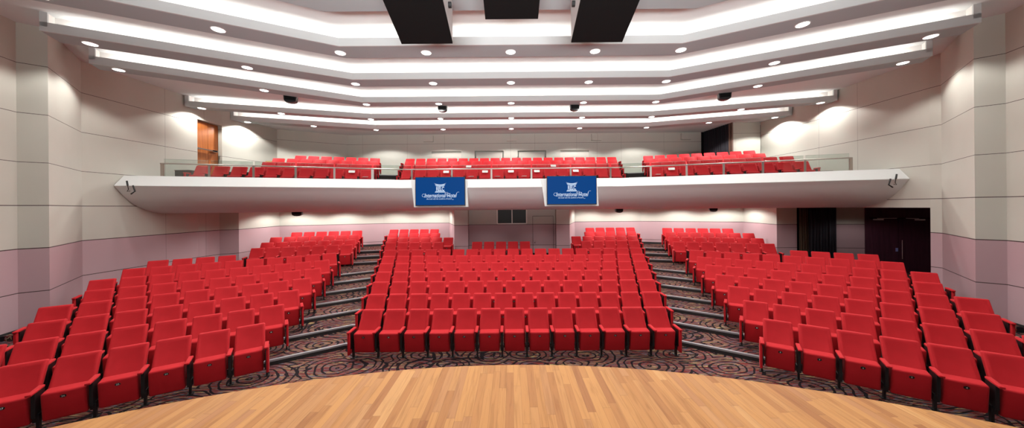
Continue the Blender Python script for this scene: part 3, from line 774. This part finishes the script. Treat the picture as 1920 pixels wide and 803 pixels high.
hung_box(1.11, 2.045, 5.91, 3.0, 'large black loudspeaker cabinet hanging right of the middle one')

# small ceiling loudspeakers
def small_speaker(px, py, wpx, hpx, Y, label, grp, tilt=0):
    x = (px - 960) / F * Y; z = EYE - (py - (388 - (px - 960) * .0095)) * Y / F
    w = wpx / F * Y / 2; h = hpx / F * Y / 2
    e = empty('hanging_loudspeaker', (x, Y, z), tilt); tag(e, label, 'loudspeaker', grp)
    n = 8; prf = [(-w, h), (w, h), (w * .93, -h * .35)] + [(w * .93 * cos(rad(a)), -h * .35 - h * .65 * sin(rad(a))) for a in (30, 60, 90, 120, 150)] + [(-w * .93, -h * .35)]
    m = MB(); k = len(prf)
    m.add([(a, -w * .5, b) for a, b in prf] + [(a, w * .5, b) for a, b in prf], [tuple(range(k))[::-1], tuple(range(k, 2 * k))] + [(i, (i + 1) % k, k + (i + 1) % k, k + i) for i in range(k)])
    o = m.obj('cabinet', [M_black], e); fix_normals(o)
    MB().box(-w * .8, w * .8, -w * .5 - .012, -w * .5, -h * .3, h * .8).obj('grille', [M_dark], e)
    MB().box(-.02, .02, -.03, .03, h, (ZUP - z if z > 6 else h + .16)).obj('bracket', [M_black], e)
small_speaker(547, 187.5, 21, 13, 11.02, 'small black loudspeaker under the ceiling, leftmost of four', 'loudspeakers under the ceiling', TH2)
small_speaker(831.5, 204.5, 16.5, 12, 12.16, 'small black loudspeaker under the ceiling above the left screen', 'loudspeakers under the ceiling')
small_speaker(1079, 202.5, 17, 12, 12.16, 'small black loudspeaker under the ceiling above the right screen', 'loudspeakers under the ceiling')
small_speaker(1360, 181.5, 21, 13, 11.02, 'small black loudspeaker under the ceiling, rightmost of four', 'loudspeakers under the ceiling', -TH2)
small_speaker(557.5, 400, 17, 12, 14.0, 'small black loudspeaker under the balcony, left of the left aisle', 'loudspeakers under the balcony', TH2)
small_speaker(1160.5, 394, 14, 10, 14.6, 'small black loudspeaker under the balcony above the rear centre seats', 'loudspeakers under the balcony')
small_speaker(1337, 392.5, 14, 9, 13.8, 'small black loudspeaker under the balcony above the right rear block', 'loudspeakers under the balcony', -TH2)

# steel cable brackets at the two balcony tips
for sg, nm in ((-1, 'left'), (1, 'right')):
    px = 240 if sg < 0 else 1656
    y = 10.05; x = sg * 11.72; y = bent_y(BC, BX, BT, 11.72) - .02
    e = empty('cable_hook', (x, y, 3.93)); tag(e, 'black metal hook with a cable at the %s tip of the balcony' % nm, 'hook')
    MB().tube([(0, .0, .16), (sg * -.05, -.02, .02)], .022).obj('cable_plug', [M_black], e)
    MB().tube([(sg * -.05, -.02, .02), (sg * -.07, -.02, -.1), (sg * -.03, -.02, -.16), (sg * -.12, -.02, -.15)], .008).obj('cable', [M_dark], e)
    MB().tube([(sg * -.2, -.01, .02), (sg * -.27, -.02, -.16), (sg * -.15, -.02, -.24)], .02).obj('hook', [M_black], e)

# ------------------------------------------------------------------ openings: doors, windows, curtains
# control room window and flush door in the rear wall
w = MB(); X0, X1, Z0, Z1 = -.70, .68, 2.40, 3.06; yw = 15.4
for a in ((X0, X1, Z0 - .03, Z0 + .02), (X0, X1, Z1, Z1 + .04), (X0 - .03, X0 + .02, Z0, Z1), (X1 - .02, X1 + .03, Z0, Z1), (-.025, .02, Z0, Z1)):
    w.box(a[0], a[1], yw - .05, yw + .01, a[2], a[3])
w = w.obj('window_1', [M_frame]); struct(w, 'two-pane control room window in the rear wall')
for xa, xb_ in ((X0 + .02, -.025), (.02, X1 - .02)): MB().box(xa, xb_, yw - .02, yw - .012, Z0 + .02, Z1).obj('pane', [M_glassdark], w)
d = MB(); d.box(.99, 1.95, yw - .02, yw - .002, .74, 2.74); d = d.obj('door_1', [M_wall]); struct(d, 'flush pink and beige door in the rear wall')
g = MB(); g.box(.975, .99, yw - .012, yw - .001, .74, 2.755).box(1.95, 1.965, yw - .012, yw - .001, .74, 2.755).box(.975, 1.965, yw - .012, yw - .001, 2.74, 2.755); g.obj('door_gap', [M_riser], d)
h = MB(); h.tube([(1.07, yw - .02, 1.57), (1.07, yw - .06, 1.57), (1.16, yw - .06, 1.57)], .012); h.obj('door_handle', [M_steel], d)
MB().box(1.055, 1.095, yw - .026, yw - .018, 1.46, 1.50).obj('lock', [M_black], d)
# orange door upper left, with push bar
d = MB(); yA, yM, yB_ = 12.35, 12.9, 13.36
d.box(-12.20, -12.15, yA, yM - .004, 4.5, 6.65).box(-12.20, -12.15, yM + .004, yB_, 4.5, 6.65)
d = d.obj('door_2', [M_wood]); struct(d, 'orange wooden balcony door with a steel push bar')
pb = MB(); pb.box(-12.15, -12.05, yA + .02, yA + .12, 5.52, 5.60).box(-12.09, -12.03, yA + .02, 13.2, 5.54, 5.585).box(-12.15, -12.03, 13.0, 13.22, 5.52, 5.60); pb.obj('push_bar', [M_chrome], d)
MB().box(-12.15, -12.12, yA + .01, yA + .05, 5.85, 6.15).obj('door_closer', [M_black], d)
# dark double door in the right vestibule
p0, p1 = Vector((14.47, 13.25)), Vector((16.35, 12.42)); L_ = (p1 - p0).length; an = math.atan2(p1.y - p0.y, p1.x - p0.x)
def dbox(m, a, b_, y0, y1, z0, z1): return m.box(a, b_, y0, y1, z0, z1)
m = MB(); m.box(0, L_, 0, .06, 2.62, 3.07).box(0, .14, -.02, .06, .2, 3.07).box(L_ - .03, L_, -.02, .06, .2, 3.07)
fr = m.obj('door_3', [M_purple], loc=(p0.x, p0.y, 0), rotz=an); struct(fr, 'dark purple double door in the right vestibule')
mid = .14 + .86
MB().box(.15, mid - .004, .03, .08, .25, 2.59).obj('door_leaf', [M_purple], fr)
MB().box(mid + .004, L_ - .035, .0, .05, .25, 2.60).obj('door_leaf', [M_purple], fr)
MB().tube([(mid + .06, -.07, 1.0), (mid + .06, -.07, 1.75)], .016).tube([(mid + .06, -.07, 1.08), (mid + .06, .01, 1.08)], .01).tube([(mid + .06, -.07, 1.67), (mid + .06, .01, 1.67)], .01).obj('door_handle', [M_chrome], fr)
MB().box(mid - .08, mid - .01, .02, .03, 1.28, 1.42).obj('sticker', [flat('blue_sticker', (.25, .28, .6), .5)], fr)
for a, b_, c_ in ((.26, .55, .5), (mid + .45, mid + .72, .55)):
    m = MB().box(a, b_, -.05, .02, 2.53, 2.58); m.tube([(a + .1, -.04, 2.6), (c_ + (.4 if a < 1 else mid - .4 + .0), -.12, 2.615)], .009)
    m.obj('door_closer', [M_white], fr)
# curtains
def drape(name, p, q, z0, z1, folds, amp, mats, label, parent=None):
    p, q = Vector(p), Vector(q); n = folds * 6; d = q - p; nr = Vector((-d.y, d.x)).normalized(); m = MB()
    vs = []
    for j, z in enumerate((z0, (z0 + z1) / 2, z1)):
        for i in range(n + 1):
            t = i / n; pt = p + d * t + nr * (amp * sin(i / 6 * 2 * math.pi) + .3 * amp * sin(i * 1.7)) * (1 - .25 * j)
            vs.append((pt.x, pt.y, z))
    fs = [(j * (n + 1) + i, j * (n + 1) + i + 1, (j + 1) * (n + 1) + i + 1, (j + 1) * (n + 1) + i) for j in range(2) for i in range(n)]
    m.add(vs, fs); o = m.obj(name, mats, smooth=80)
    mod = o.modifiers.new('s', 'SOLIDIFY'); mod.thickness = .01
    return tag(o, label, 'curtain')
drape('curtain', (12.30, 13.36), (13.3, 13.24), .5, 3.06, 9, .045, [M_curtain], 'black floor-length curtain beside the dark double door')
drape('curtain', (12.02, 13.50), (12.40, 13.50), .5, 3.06, 4, .04, [M_curtain_brown], 'narrow brown curtain edge at the left of the black curtain')
drape('curtain', (10.30, 17.3), (10.50, 15.6), 3.9, 7.15, 12, .04, [M_curtain], 'tall black curtain closing the rear corner of the balcony')
struct(MB().box(10.5, 10.56, 15.36, 15.62, 3.3, WTOP).obj('trim_5', [flat('brown_edge', (.13, .07, .05), .6)]), 'brown edge board beside the balcony curtain')
struct(MB().wall([(10.2, 17.36), (10.7, 17.36), (10.75, 15.45)], 3.3, WTOP).obj('wall_back', [M_dark]))
# odd pieces at the left rear of the balcony
o = MB().box(-.16, .16, -.02, .02, -.12, .13).box(.3, .5, -.02, .02, -.1, .02).obj('folded_board', [M_olive], loc=((505.5 - 960) / F * 15.1, 15.1, 5.31)); tag(o, 'olive board leaning behind the left rear balcony seats', 'board')
e = empty('floor_box', (-11.5, 11.35, 4.5)); tag(e, 'dark box behind the outermost left balcony seat', 'box')
MB().rounded([(-.25, -.1, -.2), (.25, -.1, -.2), (.25, .1, -.2), (-.25, .1, -.2), (-.25, -.1, .07), (.25, -.1, .07), (.25, .1, .07), (-.25, .1, .07)], .01, 2).obj('body', [M_dark], e)
MB().box(-.26, .26, -.11, .11, .07, .085).obj('lid', [M_black], e)

# ------------------------------------------------------------------ camera, world, view
cam = bpy.data.cameras.new('camera'); co = bpy.data.objects.new('camera', cam); C.objects.link(co)
co.location = (0, 0, EYE)
co.matrix_world = Matrix.Translation((0, 0, EYE)) @ Matrix.Rotation(rad(90), 4, 'X') @ Matrix.Rotation(-rad(.50), 4, 'Z')
cam.sensor_width = 36; cam.lens = F / 1920 * 36; cam.shift_y = -13.5 / 1920; cam.shift_x = 0; cam.clip_start = .05
bpy.context.scene.camera = co
w = bpy.data.worlds.new('world'); bpy.context.scene.world = w; w.use_nodes = True
w.node_tree.nodes['Background'].inputs[0].default_value = (1, .95, .9, 1); w.node_tree.nodes['Background'].inputs[1].default_value = .0
sc = bpy.context.scene
sc.view_settings.view_transform = 'Standard'; sc.view_settings.look = 'None'; sc.view_settings.gamma = 1; sc.view_settings.use_curve_mapping = False
sc.view_settings.exposure = 0.0
sc.cycles.max_bounces = 6; sc.cycles.diffuse_bounces = 4; sc.cycles.use_denoising = True; sc.cycles.sample_clamp_indirect = 6
